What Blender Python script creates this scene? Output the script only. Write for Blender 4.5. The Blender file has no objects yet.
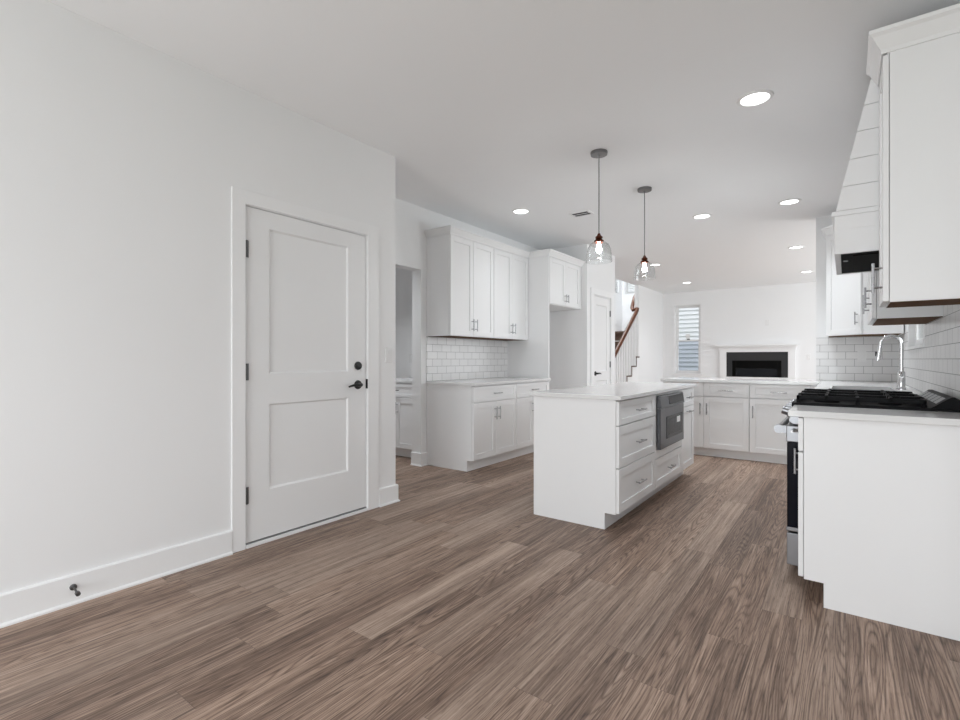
import bpy, bmesh, math, random
from mathutils import Vector, Matrix
random.seed(7)
PI = math.pi
S = bpy.context.scene
COL = S.collection

# ------------------------------------------------------------------ camera, world, lights, exposure
cam_d = bpy.data.cameras.new('camera')
cam_d.sensor_width = 36.0
cam_d.lens = 492.59 / 960 * 36.0
cam_d.shift_y = -0.833 / 960
cam_d.clip_start = 0.05
cam = bpy.data.objects.new('camera', cam_d)
COL.objects.link(cam)
cam.location = (0, 0, 1.122)
cam.rotation_euler = (PI / 2, 0, math.radians(36.585))
S.camera = cam

S.view_settings.view_transform = 'Standard'
S.view_settings.look = 'None'
S.view_settings.gamma = 1.0
S.view_settings.use_curve_mapping = False
S.view_settings.exposure = 0.05
S.cycles.use_denoising = True
S.cycles.max_bounces = 12
S.cycles.diffuse_bounces = 8
S.cycles.transparent_max_bounces = 16
S.cycles.sample_clamp_indirect = 6.0

W = bpy.data.worlds.new('overcast_sky')
S.world = W
W.use_nodes = True
W.node_tree.nodes['Background'].inputs[0].default_value = (0.97, 0.985, 1.0, 1)
W.node_tree.nodes['Background'].inputs[1].default_value = 1.75


def area_light(name, loc, rot, sx, sy, power, color=(1, 1, 1)):
    d = bpy.data.lights.new(name, 'AREA')
    d.shape = 'RECTANGLE'
    d.size, d.size_y, d.energy, d.color = sx, sy, power, color
    o = bpy.data.objects.new(name, d)
    o.location, o.rotation_euler = loc, rot
    COL.objects.link(o)
    return o


COOL = (0.935, 0.972, 1.0)
# added area lamps in place of daylight; only the sink window is in view
area_light('added_daylight_patio', (-1.45, -2.60, 1.05), (PI / 2, 0, 0), 1.8, 2.0, 76, COOL)
area_light('added_daylight_dining', (1.86, 0.2, 1.35), (PI / 2, 0, PI / 2), 3.0, 1.7, 5, COOL)
area_light('added_daylight_living', (2.26, 9.6, 1.4), (PI / 2 + 0.2, 0, PI / 2), 3.6, 1.9, 110, COOL)
sink_light = area_light('daylight_sink_window', (0.50, 5.14, 1.66), (PI / 2, 0, PI / 2), 0.98, 0.80, 6.5, COOL)
sink_light.data.spread = math.radians(105)

# ------------------------------------------------------------------ materials
def nt(name):
    m = bpy.data.materials.new(name)
    m.use_nodes = True
    t = m.node_tree
    return m, t, t.nodes['Principled BSDF']


def simple(name, col, rough=0.5, metal=0.0, noise=0.0, nscale=30.0, bump=0.0, spec=None):
    m, t, b = nt(name)
    b.inputs['Base Color'].default_value = (*col, 1)
    b.inputs['Roughness'].default_value = rough
    b.inputs['Metallic'].default_value = metal
    if spec is not None:
        b.inputs['Specular IOR Level'].default_value = spec
    tc = t.nodes.new('ShaderNodeTexCoord')
    n = t.nodes.new('ShaderNodeTexNoise')
    n.inputs['Scale'].default_value = nscale
    n.inputs['Detail'].default_value = 4
    t.links.new(tc.outputs['Object'], n.inputs['Vector'])
    mr = t.nodes.new('ShaderNodeMapRange')
    mr.inputs['To Min'].default_value = max(0.0, rough - 0.04)
    mr.inputs['To Max'].default_value = rough + 0.04
    t.links.new(n.outputs['Fac'], mr.inputs['Value'])
    t.links.new(mr.outputs['Result'], b.inputs['Roughness'])
    if noise:
        mx = t.nodes.new('ShaderNodeMix')
        mx.data_type = 'RGBA'
        mx.inputs[6].default_value = (*[c * (1 - noise) for c in col], 1)
        mx.inputs[7].default_value = (*[min(1, c * (1 + noise)) for c in col], 1)
        t.links.new(n.outputs['Fac'], mx.inputs[0])
        t.links.new(mx.outputs[2], b.inputs['Base Color'])
    if bump:
        bp = t.nodes.new('ShaderNodeBump')
        bp.inputs['Strength'].default_value = bump
        bp.inputs['Distance'].default_value = 0.002
        t.links.new(n.outputs['Fac'], bp.inputs['Height'])
        t.links.new(bp.outputs['Normal'], b.inputs['Normal'])
    return m


def emission(name, col, s):
    m, t, b = nt(name)
    b.inputs['Base Color'].default_value = (*col, 1)
    b.inputs['Emission Color'].default_value = (*col, 1)
    b.inputs['Emission Strength'].default_value = s
    return m


def glass_pane(name, tint=(1, 1, 1), refl=1.0, rough=0.02):
    m, t, b = nt(name)
    t.nodes.remove(b)
    out = t.nodes['Material Output']
    tr = t.nodes.new('ShaderNodeBsdfTransparent')
    tr.inputs[0].default_value = (*tint, 1)
    gl = t.nodes.new('ShaderNodeBsdfGlossy')
    gl.inputs['Roughness'].default_value = rough
    fr = t.nodes.new('ShaderNodeLayerWeight')
    fr.inputs['Blend'].default_value = 0.5
    pw = t.nodes.new('ShaderNodeMath')
    pw.operation = 'POWER'
    pw.inputs[1].default_value = 4.0
    t.links.new(fr.outputs['Facing'], pw.inputs[0])
    mu = t.nodes.new('ShaderNodeMath')
    mu.operation = 'MULTIPLY_ADD'
    mu.inputs[1].default_value = 0.6 * refl
    mu.inputs[2].default_value = 0.035 * refl
    mx = t.nodes.new('ShaderNodeMixShader')
    t.links.new(pw.outputs[0], mu.inputs[0])
    t.links.new(mu.outputs[0], mx.inputs[0])
    t.links.new(tr.outputs[0], mx.inputs[1])
    t.links.new(gl.outputs[0], mx.inputs[2])
    t.links.new(mx.outputs[0], out.inputs[0])
    return m


def tile_mat(name, axis):
    """white glossy subway tile, running bond; axis = the horizontal world axis of the wall"""
    m, t, b = nt(name)
    tc = t.nodes.new('ShaderNodeTexCoord')
    sp = t.nodes.new('ShaderNodeSeparateXYZ')
    cb = t.nodes.new('ShaderNodeCombineXYZ')
    t.links.new(tc.outputs['Object'], sp.inputs[0])
    t.links.new(sp.outputs[axis], cb.inputs['X'])
    ad = t.nodes.new('ShaderNodeMath')
    ad.operation = 'SUBTRACT'
    ad.inputs[1].default_value = 0.888
    t.links.new(sp.outputs['Z'], ad.inputs[0])
    t.links.new(ad.outputs[0], cb.inputs['Y'])
    br = t.nodes.new('ShaderNodeTexBrick')
    br.offset = 0.5
    br.inputs['Scale'].default_value = 1.0
    br.inputs['Brick Width'].default_value = 0.155
    br.inputs['Row Height'].default_value = 0.0785
    br.inputs['Mortar Size'].default_value = 0.0020
    br.inputs['Mortar Smooth'].default_value = 0.3
    br.inputs['Color1'].default_value = (0.80, 0.80, 0.80, 1)
    br.inputs['Color2'].default_value = (0.74, 0.74, 0.74, 1)
    br.inputs['Mortar'].default_value = (0.30, 0.30, 0.30, 1)
    t.links.new(cb.outputs[0], br.inputs['Vector'])
    t.links.new(br.outputs['Color'], b.inputs['Base Color'])
    n = t.nodes.new('ShaderNodeTexNoise')
    n.inputs['Scale'].default_value = 9.0
    t.links.new(tc.outputs['Object'], n.inputs['Vector'])
    mm = t.nodes.new('ShaderNodeMath')
    mm.operation = 'MULTIPLY_ADD'
    mm.inputs[1].default_value = -1.0
    t.links.new(br.outputs['Fac'], mm.inputs[0])
    t.links.new(n.outputs['Fac'], mm.inputs[2])
    bp = t.nodes.new('ShaderNodeBump')
    bp.inputs['Strength'].default_value = 0.35
    bp.inputs['Distance'].default_value = 0.0015
    t.links.new(mm.outputs[0], bp.inputs['Height'])
    t.links.new(bp.outputs['Normal'], b.inputs['Normal'])
    mr = t.nodes.new('ShaderNodeMapRange')
    mr.inputs['To Min'].default_value = 0.30
    mr.inputs['To Max'].default_value = 0.7
    t.links.new(br.outputs['Fac'], mr.inputs['Value'])
    t.links.new(mr.outputs[0], b.inputs['Roughness'])
    return m


def floor_mat():
    m, t, b = nt('vinyl_plank_floor')
    L = t.links.new

    def N(k, **kw):
        n = t.nodes.new(k)
        for a, v in kw.items():
            setattr(n, a, v)
        return n

    def M(op, a, bb=None, c=None):
        n = N('ShaderNodeMath', operation=op)
        for i, v in enumerate((a, bb, c)):
            if v is None:
                continue
            if isinstance(v, (int, float)):
                n.inputs[i].default_value = v
            else:
                L(v, n.inputs[i])
        return n.outputs[0]

    def comb(x, y, z=0.0):
        n = N('ShaderNodeCombineXYZ')
        for i, v in enumerate((x, y, z)):
            if isinstance(v, (int, float)):
                n.inputs[i].default_value = v
            else:
                L(v, n.inputs[i])
        return n.outputs[0]

    def white(v):
        n = N('ShaderNodeTexWhiteNoise', noise_dimensions='2D')
        L(v, n.inputs['Vector'])
        return n.outputs['Value']

    def noise(v, scale=1.0, detail=5.0, rough=0.6, dist=0.0):
        n = N('ShaderNodeTexNoise')
        n.inputs['Scale'].default_value = scale
        n.inputs['Detail'].default_value = detail
        n.inputs['Roughness'].default_value = rough
        n.inputs['Distortion'].default_value = dist
        L(v, n.inputs['Vector'])
        return n.outputs['Fac']

    PW, PL = 0.152, 1.22
    tc = N('ShaderNodeTexCoord')
    sp = N('ShaderNodeSeparateXYZ')
    L(tc.outputs['Object'], sp.inputs[0])
    X, Y = sp.outputs['X'], sp.outputs['Y']
    xs = M('DIVIDE', X, PW)
    row = M('FLOOR', xs)
    fx = M('FRACT', xs)
    off = white(comb(row, 3.7))
    ys = M('ADD', M('DIVIDE', Y, PL), M('MULTIPLY', off, 5.0))
    col = M('FLOOR', ys)
    fy = M('FRACT', ys)
    r1 = white(comb(row, col))
    r2 = white(comb(M('ADD', row, 31.3), M('ADD', col, 11.7)))
    # per-plank grain coordinates
    gx = M('ADD', X, M('MULTIPLY', r1, 37.0))
    gy = M('ADD', Y, M('MULTIPLY', r2, 53.0))
    fine = noise(comb(M('MULTIPLY', gx, 170.0), M('MULTIPLY', gy, 3.2)), 1.0, 3.0, 0.55)
    streak = noise(comb(M('MULTIPLY', gx, 34.0), M('MULTIPLY', gy, 0.9)), 1.0, 4.0, 0.6, 0.4)
    broad = noise(comb(M('MULTIPLY', gx, 9.0), M('MULTIPLY', gy, 0.55)), 1.0, 2.0, 0.5, 0.3)
    # cathedral figure: rings of a stretched field
    fld = noise(comb(M('MULTIPLY', gx, 11.0), M('MULTIPLY', gy, 0.62)), 1.0, 1.0, 0.4, 0.12)
    ring = M('FRACT', M('MULTIPLY', fld, 26.0))
    ringl = M('MULTIPLY', M('ABSOLUTE', M('SUBTRACT', ring, 0.5)), 2.0)
    ringl = M('POWER', ringl, 2.5)
    ringm = M('MULTIPLY', ringl, M('MULTIPLY', M('GREATER_THAN', r2, 0.3), M('MULTIPLY_ADD', broad, 1.4, 0.1)))
    tone = M('MULTIPLY_ADD', M('SUBTRACT', r1, 0.5), 0.26, 0.54)
    tone = M('MULTIPLY_ADD', M('SUBTRACT', streak, 0.5), 1.0, tone)
    tone = M('MULTIPLY_ADD', M('SUBTRACT', broad, 0.5), 0.8, tone)
    tone = M('MULTIPLY_ADD', M('SUBTRACT', fine, 0.5), 1.35, tone)
    tone = M('MULTIPLY_ADD', ringm, -0.46, tone)
    tone = M('ADD', tone, 0.06)
    fleck = noise(comb(M('MULTIPLY', gx, 330.0), M('MULTIPLY', gy, 16.0)), 1.0, 2.0, 0.5)
    fl = N('ShaderNodeMapRange')
    fl.inputs['From Min'].default_value = 0.56
    fl.inputs['From Max'].default_value = 0.70
    L(fleck, fl.inputs['Value'])
    tone = M('MULTIPLY_ADD', fl.outputs['Result'], -0.30, tone)
    ramp = N('ShaderNodeValToRGB')
    cr = ramp.color_ramp
    cr.elements[0].position = 0.0
    cr.elements[0].color = (0.085, 0.058, 0.045, 1)
    cr.elements[1].position = 1.0
    cr.elements[1].color = (0.50, 0.40, 0.335, 1)
    e = cr.elements.new(0.35)
    e.color = (0.190, 0.136, 0.108, 1)
    e = cr.elements.new(0.62)
    e.color = (0.31, 0.235, 0.190, 1)
    L(tone, ramp.inputs[0])
    # seams
    ex = M('MINIMUM', fx, M('SUBTRACT', 1.0, fx))
    ey = M('MINIMUM', fy, M('SUBTRACT', 1.0, fy))
    sx = M('LESS_THAN', ex, 0.0065)
    sy = M('LESS_THAN', ey, 0.0011)
    seam = M('MAXIMUM', sx, sy)
    mx = N('ShaderNodeMix', data_type='RGBA')
    L(M('MULTIPLY', seam, 0.30), mx.inputs[0])
    hm = N('ShaderNodeMix', data_type='RGBA', blend_type='MULTIPLY')
    hm.inputs[0].default_value = 1.0
    L(ramp.outputs[0], hm.inputs[6])
    hc = N('ShaderNodeMix', data_type='RGBA')
    L(M('MULTIPLY_ADD', r2, 0.6, M('MULTIPLY', broad, 0.4)), hc.inputs[0])
    hc.inputs[6].default_value = (0.99, 0.975, 0.96, 1)
    hc.inputs[7].default_value = (1.05, 0.95, 0.88, 1)
    L(hc.outputs[2], hm.inputs[7])
    L(hm.outputs[2], mx.inputs[6])
    mx.inputs[7].default_value = (0.03, 0.02, 0.015, 1)
    L(mx.outputs[2], b.inputs['Base Color'])
    bp = N('ShaderNodeBump')
    bp.inputs['Strength'].default_value = 0.25
    bp.inputs['Distance'].default_value = 0.001
    L(M('SUBTRACT', fine, M('MULTIPLY', seam, 2.0)), bp.inputs['Height'])
    L(bp.outputs['Normal'], b.inputs['Normal'])
    L(M('MULTIPLY_ADD', fine, 0.15, 0.42), b.inputs['Roughness'])
    b.inputs['Specular IOR Level'].default_value = 0.35
    return m


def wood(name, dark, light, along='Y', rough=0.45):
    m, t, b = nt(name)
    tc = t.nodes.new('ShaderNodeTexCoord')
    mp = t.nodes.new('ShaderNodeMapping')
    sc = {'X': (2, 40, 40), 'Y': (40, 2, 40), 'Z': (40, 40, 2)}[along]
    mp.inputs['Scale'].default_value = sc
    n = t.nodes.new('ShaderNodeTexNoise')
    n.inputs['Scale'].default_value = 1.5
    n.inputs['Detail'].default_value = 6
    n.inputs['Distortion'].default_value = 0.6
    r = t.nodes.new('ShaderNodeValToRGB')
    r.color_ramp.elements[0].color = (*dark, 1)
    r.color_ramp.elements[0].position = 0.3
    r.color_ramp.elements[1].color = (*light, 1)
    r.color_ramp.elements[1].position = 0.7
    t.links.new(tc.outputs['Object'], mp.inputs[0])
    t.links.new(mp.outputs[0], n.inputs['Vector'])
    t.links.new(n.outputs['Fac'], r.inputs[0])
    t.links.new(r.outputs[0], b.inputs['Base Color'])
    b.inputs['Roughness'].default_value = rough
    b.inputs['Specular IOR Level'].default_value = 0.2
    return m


M_WALL = simple('wall_paint', (0.84, 0.845, 0.85), 0.65, noise=0.008, nscale=3, bump=0.03)
M_CEIL = simple('ceiling_paint', (0.90, 0.91, 0.92), 0.8, noise=0.008, nscale=3, bump=0.03)
M_TRIM = simple('trim_paint', (0.86, 0.865, 0.87), 0.4, noise=0.005, nscale=8)
M_CAB = simple('cabinet_lacquer', (0.85, 0.855, 0.86), 0.38, noise=0.006, nscale=8)
M_DOOR = simple('door_paint', (0.83, 0.835, 0.84), 0.42, noise=0.006, nscale=8)
M_QUARTZ = simple('white_quartz', (0.77, 0.77, 0.77), 0.15, noise=0.02, nscale=60)
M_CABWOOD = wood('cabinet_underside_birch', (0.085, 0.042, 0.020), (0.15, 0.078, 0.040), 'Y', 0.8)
M_RAIL = wood('stained_oak_handrail', (0.060, 0.020, 0.010), (0.135, 0.048, 0.022), 'Y', 0.35)
M_TREAD = wood('stained_oak_tread', (0.075, 0.045, 0.032), (0.14, 0.09, 0.065), 'X', 0.4)
M_NICKEL = simple('brushed_nickel', (0.40, 0.40, 0.41), 0.28, 1.0, nscale=120)
M_CHROME = simple('polished_chrome', (0.62, 0.62, 0.63), 0.12, 1.0)
M_STEEL = simple('stainless_steel', (0.31, 0.315, 0.33), 0.36, 1.0, noise=0.03, nscale=90)
M_DKSTEEL = simple('dark_stainless_steel', (0.165, 0.17, 0.18), 0.30, 1.0, noise=0.03, nscale=90)
M_BLACK = simple('black_metal', (0.012, 0.012, 0.012), 0.4)
M_IRON = simple('cast_iron', (0.007, 0.007, 0.008), 0.5, bump=0.1, nscale=200, spec=0.10)
M_MATTE = simple('matte_black', (0.006, 0.006, 0.006), 0.6, spec=0.02)
M_BLKGLASS = simple('black_glass', (0.006, 0.007, 0.010), 0.10, spec=0.18)
M_SLATE = simple('black_slate', (0.014, 0.014, 0.016), 0.5, noise=0.2, nscale=12)
M_HINGE = simple('pewter_hinge', (0.13, 0.13, 0.13), 0.4, 0.8)
M_COPPER = simple('oiled_copper', (0.105, 0.030, 0.014), 0.35, 0.75, noise=0.2, nscale=40)
M_CANOPY = simple('pewter_canopy', (0.23, 0.23, 0.235), 0.35, 0.9)
M_CORD = simple('grey_cord', (0.20, 0.20, 0.20), 0.6)
M_PLASTIC = simple('white_plastic', (0.80, 0.80, 0.80), 0.35)
M_VENT = simple('vent_shadow_grey', (0.06, 0.06, 0.06), 0.6)
M_THRESH = simple('aluminium_threshold', (0.30, 0.31, 0.32), 0.35, 0.8)
M_LENS = emission('lit_diffuser', (1.0, 1.0, 1.0), 4.0)
M_BULB = emission('lit_bulb', (1.0, 0.975, 0.95), 170.0)
M_PANE = glass_pane('window_glass', (0.97, 0.98, 0.99), 0.2)
M_SCREEN = glass_pane('insect_screen', (0.80, 0.82, 0.86), 0.05, 0.5)
M_SHADE = glass_pane('clear_shade_glass', (0.955, 0.96, 0.96), 1.6, 0.03)
M_SIDING = simple('white_lap_siding', (0.85, 0.86, 0.88), 0.6, noise=0.02, nscale=5)
M_GRASS = simple('lawn_green', (0.10, 0.13, 0.06), 0.9, noise=0.4, nscale=4)
M_STICKER = simple('paper_sticker', (0.80, 0.80, 0.80), 0.5)
M_FLOOR = floor_mat()
M_TILE_X = tile_mat('subway_tile_facing_front', 'X')
M_TILE_Y = tile_mat('subway_tile_facing_side', 'Y')


# ------------------------------------------------------------------ mesh helpers
class MB:
    def __init__(self):
        self.v, self.f = [], []

    def add(self, vs, fs):
        n = len(self.v)
        self.v += [tuple(p) for p in vs]
        self.f += [tuple(i + n for i in f) for f in fs]
        return self

    def box(self, x0, x1, y0, y1, z0, z1):
        x0, x1 = min(x0, x1), max(x0, x1)
        y0, y1 = min(y0, y1), max(y0, y1)
        z0, z1 = min(z0, z1), max(z0, z1)
        vs = [(x0, y0, z0), (x1, y0, z0), (x1, y1, z0), (x0, y1, z0), (x0, y0, z1), (x1, y0, z1), (x1, y1, z1), (x0, y1, z1)]
        return self.add(vs, [(0, 3, 2, 1), (4, 5, 6, 7), (0, 1, 5, 4), (1, 2, 6, 5), (2, 3, 7, 6), (3, 0, 4, 7)])

    def hexa(self, bot, top):
        """bot/top: four points each, counter-clockwise seen from above"""
        return self.add(list(bot) + list(top), [(0, 3, 2, 1), (4, 5, 6, 7), (0, 1, 5, 4), (1, 2, 6, 5), (2, 3, 7, 6), (3, 0, 4, 7)])

    def prism(self, poly, axis, a0, a1):
        """poly in the two other axes (cyclic order y,z / z,x / x,y)"""
        def P(u, w, a):
            return {'x': (a, u, w), 'y': (w, a, u), 'z': (u, w, a)}[axis]
        n = len(poly)
        vs = [P(u, w, a0) for u, w in poly] + [P(u, w, a1) for u, w in poly]
        fs = [tuple(reversed(range(n))), tuple(range(n, 2 * n))] + [(i, (i + 1) % n, (i + 1) % n + n, i + n) for i in range(n)]
        return self.add(vs, fs)

    def cyl(self, p0, p1, r, n=16, r1=None):
        p0, p1 = Vector(p0), Vector(p1)
        d = (p1 - p0).normalized()
        a = d.orthogonal().normalized()
        b = d.cross(a)
        r1 = r if r1 is None else r1
        vs = []
        for p, rr in ((p0, r), (p1, r1)):
            vs += [p + a * rr * math.cos(2 * PI * i / n) + b * rr * math.sin(2 * PI * i / n) for i in range(n)]
        fs = [tuple(reversed(range(n))), tuple(range(n, 2 * n))] + [(i, (i + 1) % n, (i + 1) % n + n, i + n) for i in range(n)]
        return self.add(vs, fs)

    def lathe(self, prof, c=(0, 0, 0), n=32, axis='z', closed=False):
        """prof: (radius, height) list; closed joins the last ring to the first (a shell with thickness)"""
        vs, fs = [], []
        for r, h in prof:
            for i in range(n):
                a = 2 * PI * i / n
                p = (r * math.cos(a), r * math.sin(a), h)
                if axis == 'x':
                    p = (h, p[0], p[1])
                elif axis == 'y':
                    p = (p[1], h, p[0])
                vs.append((c[0] + p[0], c[1] + p[1], c[2] + p[2]))
        m = len(prof)
        for j in range(m if closed else m - 1):
            k = (j + 1) % m
            for i in range(n):
                i2 = (i + 1) % n
                fs.append((j * n + i, j * n + i2, k * n + i2, k * n + i))
        if not closed:
            fs.append(tuple(reversed(range(n))))
            fs.append(tuple(range((m - 1) * n, m * n)))
        return self.add(vs, fs)

    def tube(self, path, r, n=12, flat=1.0):
        path = [Vector(p) for p in path]
        vs, fs = [], []
        prev = None
        for k, p in enumerate(path):
            d = (path[min(k + 1, len(path) - 1)] - path[max(k - 1, 0)]).normalized()
            if prev is None:
                a = d.orthogonal().normalized()
            else:
                a = (prev - d * prev.dot(d)).normalized()
            prev = a
            b = d.cross(a)
            rr = r[k] if isinstance(r, (list, tuple)) else r
            vs += [p + a * rr * math.cos(2 * PI * i / n) + b * rr * flat * math.sin(2 * PI * i / n) for i in range(n)]
        m = len(path)
        for j in range(m - 1):
            for i in range(n):
                i2 = (i + 1) % n
                fs.append((j * n + i, j * n + i2, (j + 1) * n + i2, (j + 1) * n + i))
        fs.append(tuple(reversed(range(n))))
        fs.append(tuple(range((m - 1) * n, m * n)))
        return self.add(vs, fs)

    def sweep(self, path, prof):
        """prof: (out, z) loop swept along an XY polyline, out = right-hand side of travel, mitred"""
        vs, fs = [], []
        n = len(prof)
        P = [Vector((p[0], p[1])) for p in path]
        for k, p in enumerate(P):
            ds = []
            if k > 0:
                ds.append((P[k] - P[k - 1]).normalized())
            if k < len(P) - 1:
                ds.append((P[k + 1] - P[k]).normalized())
            nr = [Vector((d.y, -d.x)) for d in ds]
            if len(nr) == 2:
                m = nr[0] + nr[1]
                m = m / max(1e-6, m.dot(nr[0]))
            else:
                m = nr[0]
            vs += [(p.x + m.x * o, p.y + m.y * o, z) for o, z in prof]
        for j in range(len(P) - 1):
            for i in range(n):
                i2 = (i + 1) % n
                fs.append((j * n + i, j * n + i2, (j + 1) * n + i2, (j + 1) * n + i))
        fs.append(tuple(range(n)))
        fs.append(tuple(reversed(range((len(P) - 1) * n, len(P) * n))))
        return self.add(vs, fs)


def obj(name, mb, mat, parent=None, bevel=0.0, smooth=False, loc=None, rz=0.0, seg=2):
    me = bpy.data.meshes.new(name)
    me.from_pydata(mb.v, [], mb.f)
    bm = bmesh.new()
    bm.from_mesh(me)
    bmesh.ops.recalc_face_normals(bm, faces=bm.faces)
    bm.to_mesh(me)
    bm.free()
    me.materials.append(mat)
    if smooth:
        me.shade_smooth()
        me.set_sharp_from_angle(angle=math.radians(38))
    o = bpy.data.objects.new(name, me)
    COL.objects.link(o)
    if parent:
        o.parent = parent
    if loc:
        o.location = loc
        o.rotation_euler = (0, 0, rz)
    if bevel:
        b = o.modifiers.new('edge', 'BEVEL')
        b.width = bevel
        b.segments = seg
        b.limit_method = 'ANGLE'
        b.angle_limit = math.radians(40)
    return o


def tag(o, label, cat, group=None):
    o['label'] = label
    o['category'] = cat
    if group:
        o['group'] = group
    return o


def thing(name, label, cat, loc=(0, 0, 0), rz=0.0, group=None):
    o = bpy.data.objects.new(name, None)
    o.empty_display_size = 0.1
    COL.objects.link(o)
    o.location = loc
    o.rotation_euler = (0, 0, rz)
    return tag(o, label, cat, group)


def struct(name, mb, mat, parent=None, bevel=0.0, smooth=False):
    o = obj(name, mb, mat, parent, bevel, smooth)
    if parent is None:
        o['kind'] = 'structure'
    return o


# ------------------------------------------------------------------ dimensions read off the photograph
H = 2.718           # ceiling
XL = -2.853         # dining-area left wall
YE = 2.725          # where that wall ends
XK = -3.579         # kitchen left wall
PX = -2.88          # pantry face
YT = 6.71           # tiled kitchen end wall
XR = 0.45           # kitchen right wall
YF = 12.31          # living room far wall
CT, CB = 0.885, 0.857   # worktop top and bottom
UB, UT = 1.365, 2.43    # wall cabinets

# ------------------------------------------------------------------ structure
struct('floor', MB().box(-6.3, 2.4, -2.75, 12.45, -0.12, 0.0), M_FLOOR)
cm = MB()
cm.box(-3.66, 2.4, -2.75, 12.45, H, H + 0.15)
cm.box(-6.3, -3.66, -2.75, 7.9, H, H + 0.15)
struct('ceiling', cm, M_CEIL)
struct('ceiling_stairwell', MB().box(-4.85, -3.66, 7.9, 12.45, 5.2, 5.3), M_CEIL)

# left wall with the entry door opening (slab 1.52..2.427)
D0, D1, DH = 1.505, 2.442, 2.045
w = MB()
w.box(XL - 0.14, XL, -2.75, D0, 0, H)
w.box(XL - 0.14, XL, D1, YE, 0, H)
w.box(XL - 0.14, XL, D0, D1, DH, H)
w.box(XK - 0.13, XL - 0.14, YE - 0.12, YE, 0, H)
struct('wall_left', w, M_WALL)
struct('wall_garage', MB().box(-4.4, -4.3, -2.75, YE - 0.12, 0, H), M_WALL)
# kitchen left wall: passage opening, then full, up to the pantry
w = MB()
w.box(XK - 0.13, XK, 3.783, 6.37, 0, H)
w.box(XK - 0.13, XK, YE, 2.86, 0, H)
w.box(XK - 0.13, XK, 2.86, 3.783, 2.063, H)
struct('wall_kitchen_left', w, M_WALL)
# passage behind
w = MB()
w.box(-6.3, XK - 0.13, 4.60, 4.72, 0, H)
w.box(-6.3, -6.18, YE - 0.12, 4.6, 0, H)
w.box(-6.18, XK - 0.13, YE - 0.12, YE, 0, H)
struct('wall_passage', w, M_WALL)
# pantry closet
P0, P1 = 6.57, 7.22
w = MB()
w.box(PX - 0.12, PX, 6.37, P0, 0, H)
w.box(PX - 0.12, PX, P1, 7.40, 0, H)
w.box(PX - 0.12, PX, P0, P1, 2.05, H)
w.box(XK - 0.13, PX - 0.12, 6.37, 6.49, 0, H)
w.box(-4.85, PX - 0.12, 7.28, 7.40, 0, H)
w.box(XK - 0.13, XK, 6.49, 7.28, 0, H)
struct('wall_pantry', w, M_WALL)
# stair hall
w = MB()
w.box(-4.74, -4.60, 7.40, 11.45, 0, 5.2)
w.box(-4.74, -4.60, 12.06, 12.45, 0, 5.2)
w.box(-4.74, -4.60, 11.45, 12.06, 0, 2.78)
w.box(-4.74, -4.60, 11.45, 12.06, 4.0, 5.2)
struct('wall_stair_side', w, M_WALL)
w = MB()
w.box(-4.60, -4.53, YF, YF + 0.14, 2.78, 4.0)
w.box(-3.75, -3.66, YF, YF + 0.14, 2.78, 4.0)
w.box(-4.60, -3.66, YF, YF + 0.14, 0, 2.78)
w.box(-4.60, -3.66, YF, YF + 0.14, 4.0, 5.2)
struct('wall_stair_far', w, M_WALL)
struct('wall_stair_upper', MB().box(-3.66, -3.58, 7.9, 12.45, H + 0.15, 5.2).box(-4.85, -3.66, 7.78, 7.9, H + 0.15, 5.2), M_WALL)
struct('wall_living_left', MB().box(XK - 0.085, XK, 10.54, YF + 0.14, 0, H), M_WALL)
# living far wall with the window
WX0, WX1, WZ0, WZ1 = -3.295, -2.72, 0.79, 2.405
w = MB()
w.box(XK - 0.085, WX0, YF, YF + 0.14, 0, H)
w.box(WX1, 2.4, YF, YF + 0.14, 0, H)
w.box(WX0, WX1, YF, YF + 0.14, 0, WZ0)
w.box(WX0, WX1, YF, YF + 0.14, WZ1, H)
struct('wall_far', w, M_WALL)
# living right wall with a wide window
w = MB()
w.box(2.27, 2.4, 6.83, 7.75, 0, H)
w.box(2.27, 2.4, 11.45, YF, 0, H)
w.box(2.27, 2.4, 7.75, 11.45, 0, 0.42)
w.box(2.27, 2.4, 7.75, 11.45, 2.38, H)
struct('wall_living_right', w, M_WALL)
# tiled end wall of the kitchen and right wall with the sink window
struct('wall_kitchen_end', MB().box(-0.268, 2.4, YT, YT + 0.12, 0, H), M_WALL)
SY0, SY1, SZ0, SZ1 = 4.62, 5.66, 1.225, 2.10
w = MB()
w.box(XR, XR + 0.12, 2.60, SY0, 0, H)
w.box(XR, XR + 0.12, SY1, YT, 0, H)
w.box(XR, XR + 0.12, SY0, SY1, 0, SZ0)
w.box(XR, XR + 0.12, SY0, SY1, SZ1, H)
struct('wall_right', w, M_WALL)
# dining area
w = MB()
w.box(XR + 0.12, 2.0, 2.60, 2.72, 0, H)
struct('wall_dining_return', w, M_WALL)
w = MB()
w.box(1.88, 2.0, -2.75, -1.4, 0, H)
w.box(1.88, 2.0, 1.8, 2.6, 0, H)
w.box(1.88, 2.0, -1.4, 1.8, 0, 0.55)
w.box(1.88, 2.0, -1.4, 1.8, 2.35, H)
struct('wall_dining_right', w, M_WALL)
w = MB()
w.box(XL, -2.35, -2.75, -2.63, 0, H)
w.box(0.95, 1.88, -2.75, -2.63, 0, H)
w.box(-2.35, 0.95, -2.75, -2.63, 2.2, H)
struct('wall_back', w, M_WALL)

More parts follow.
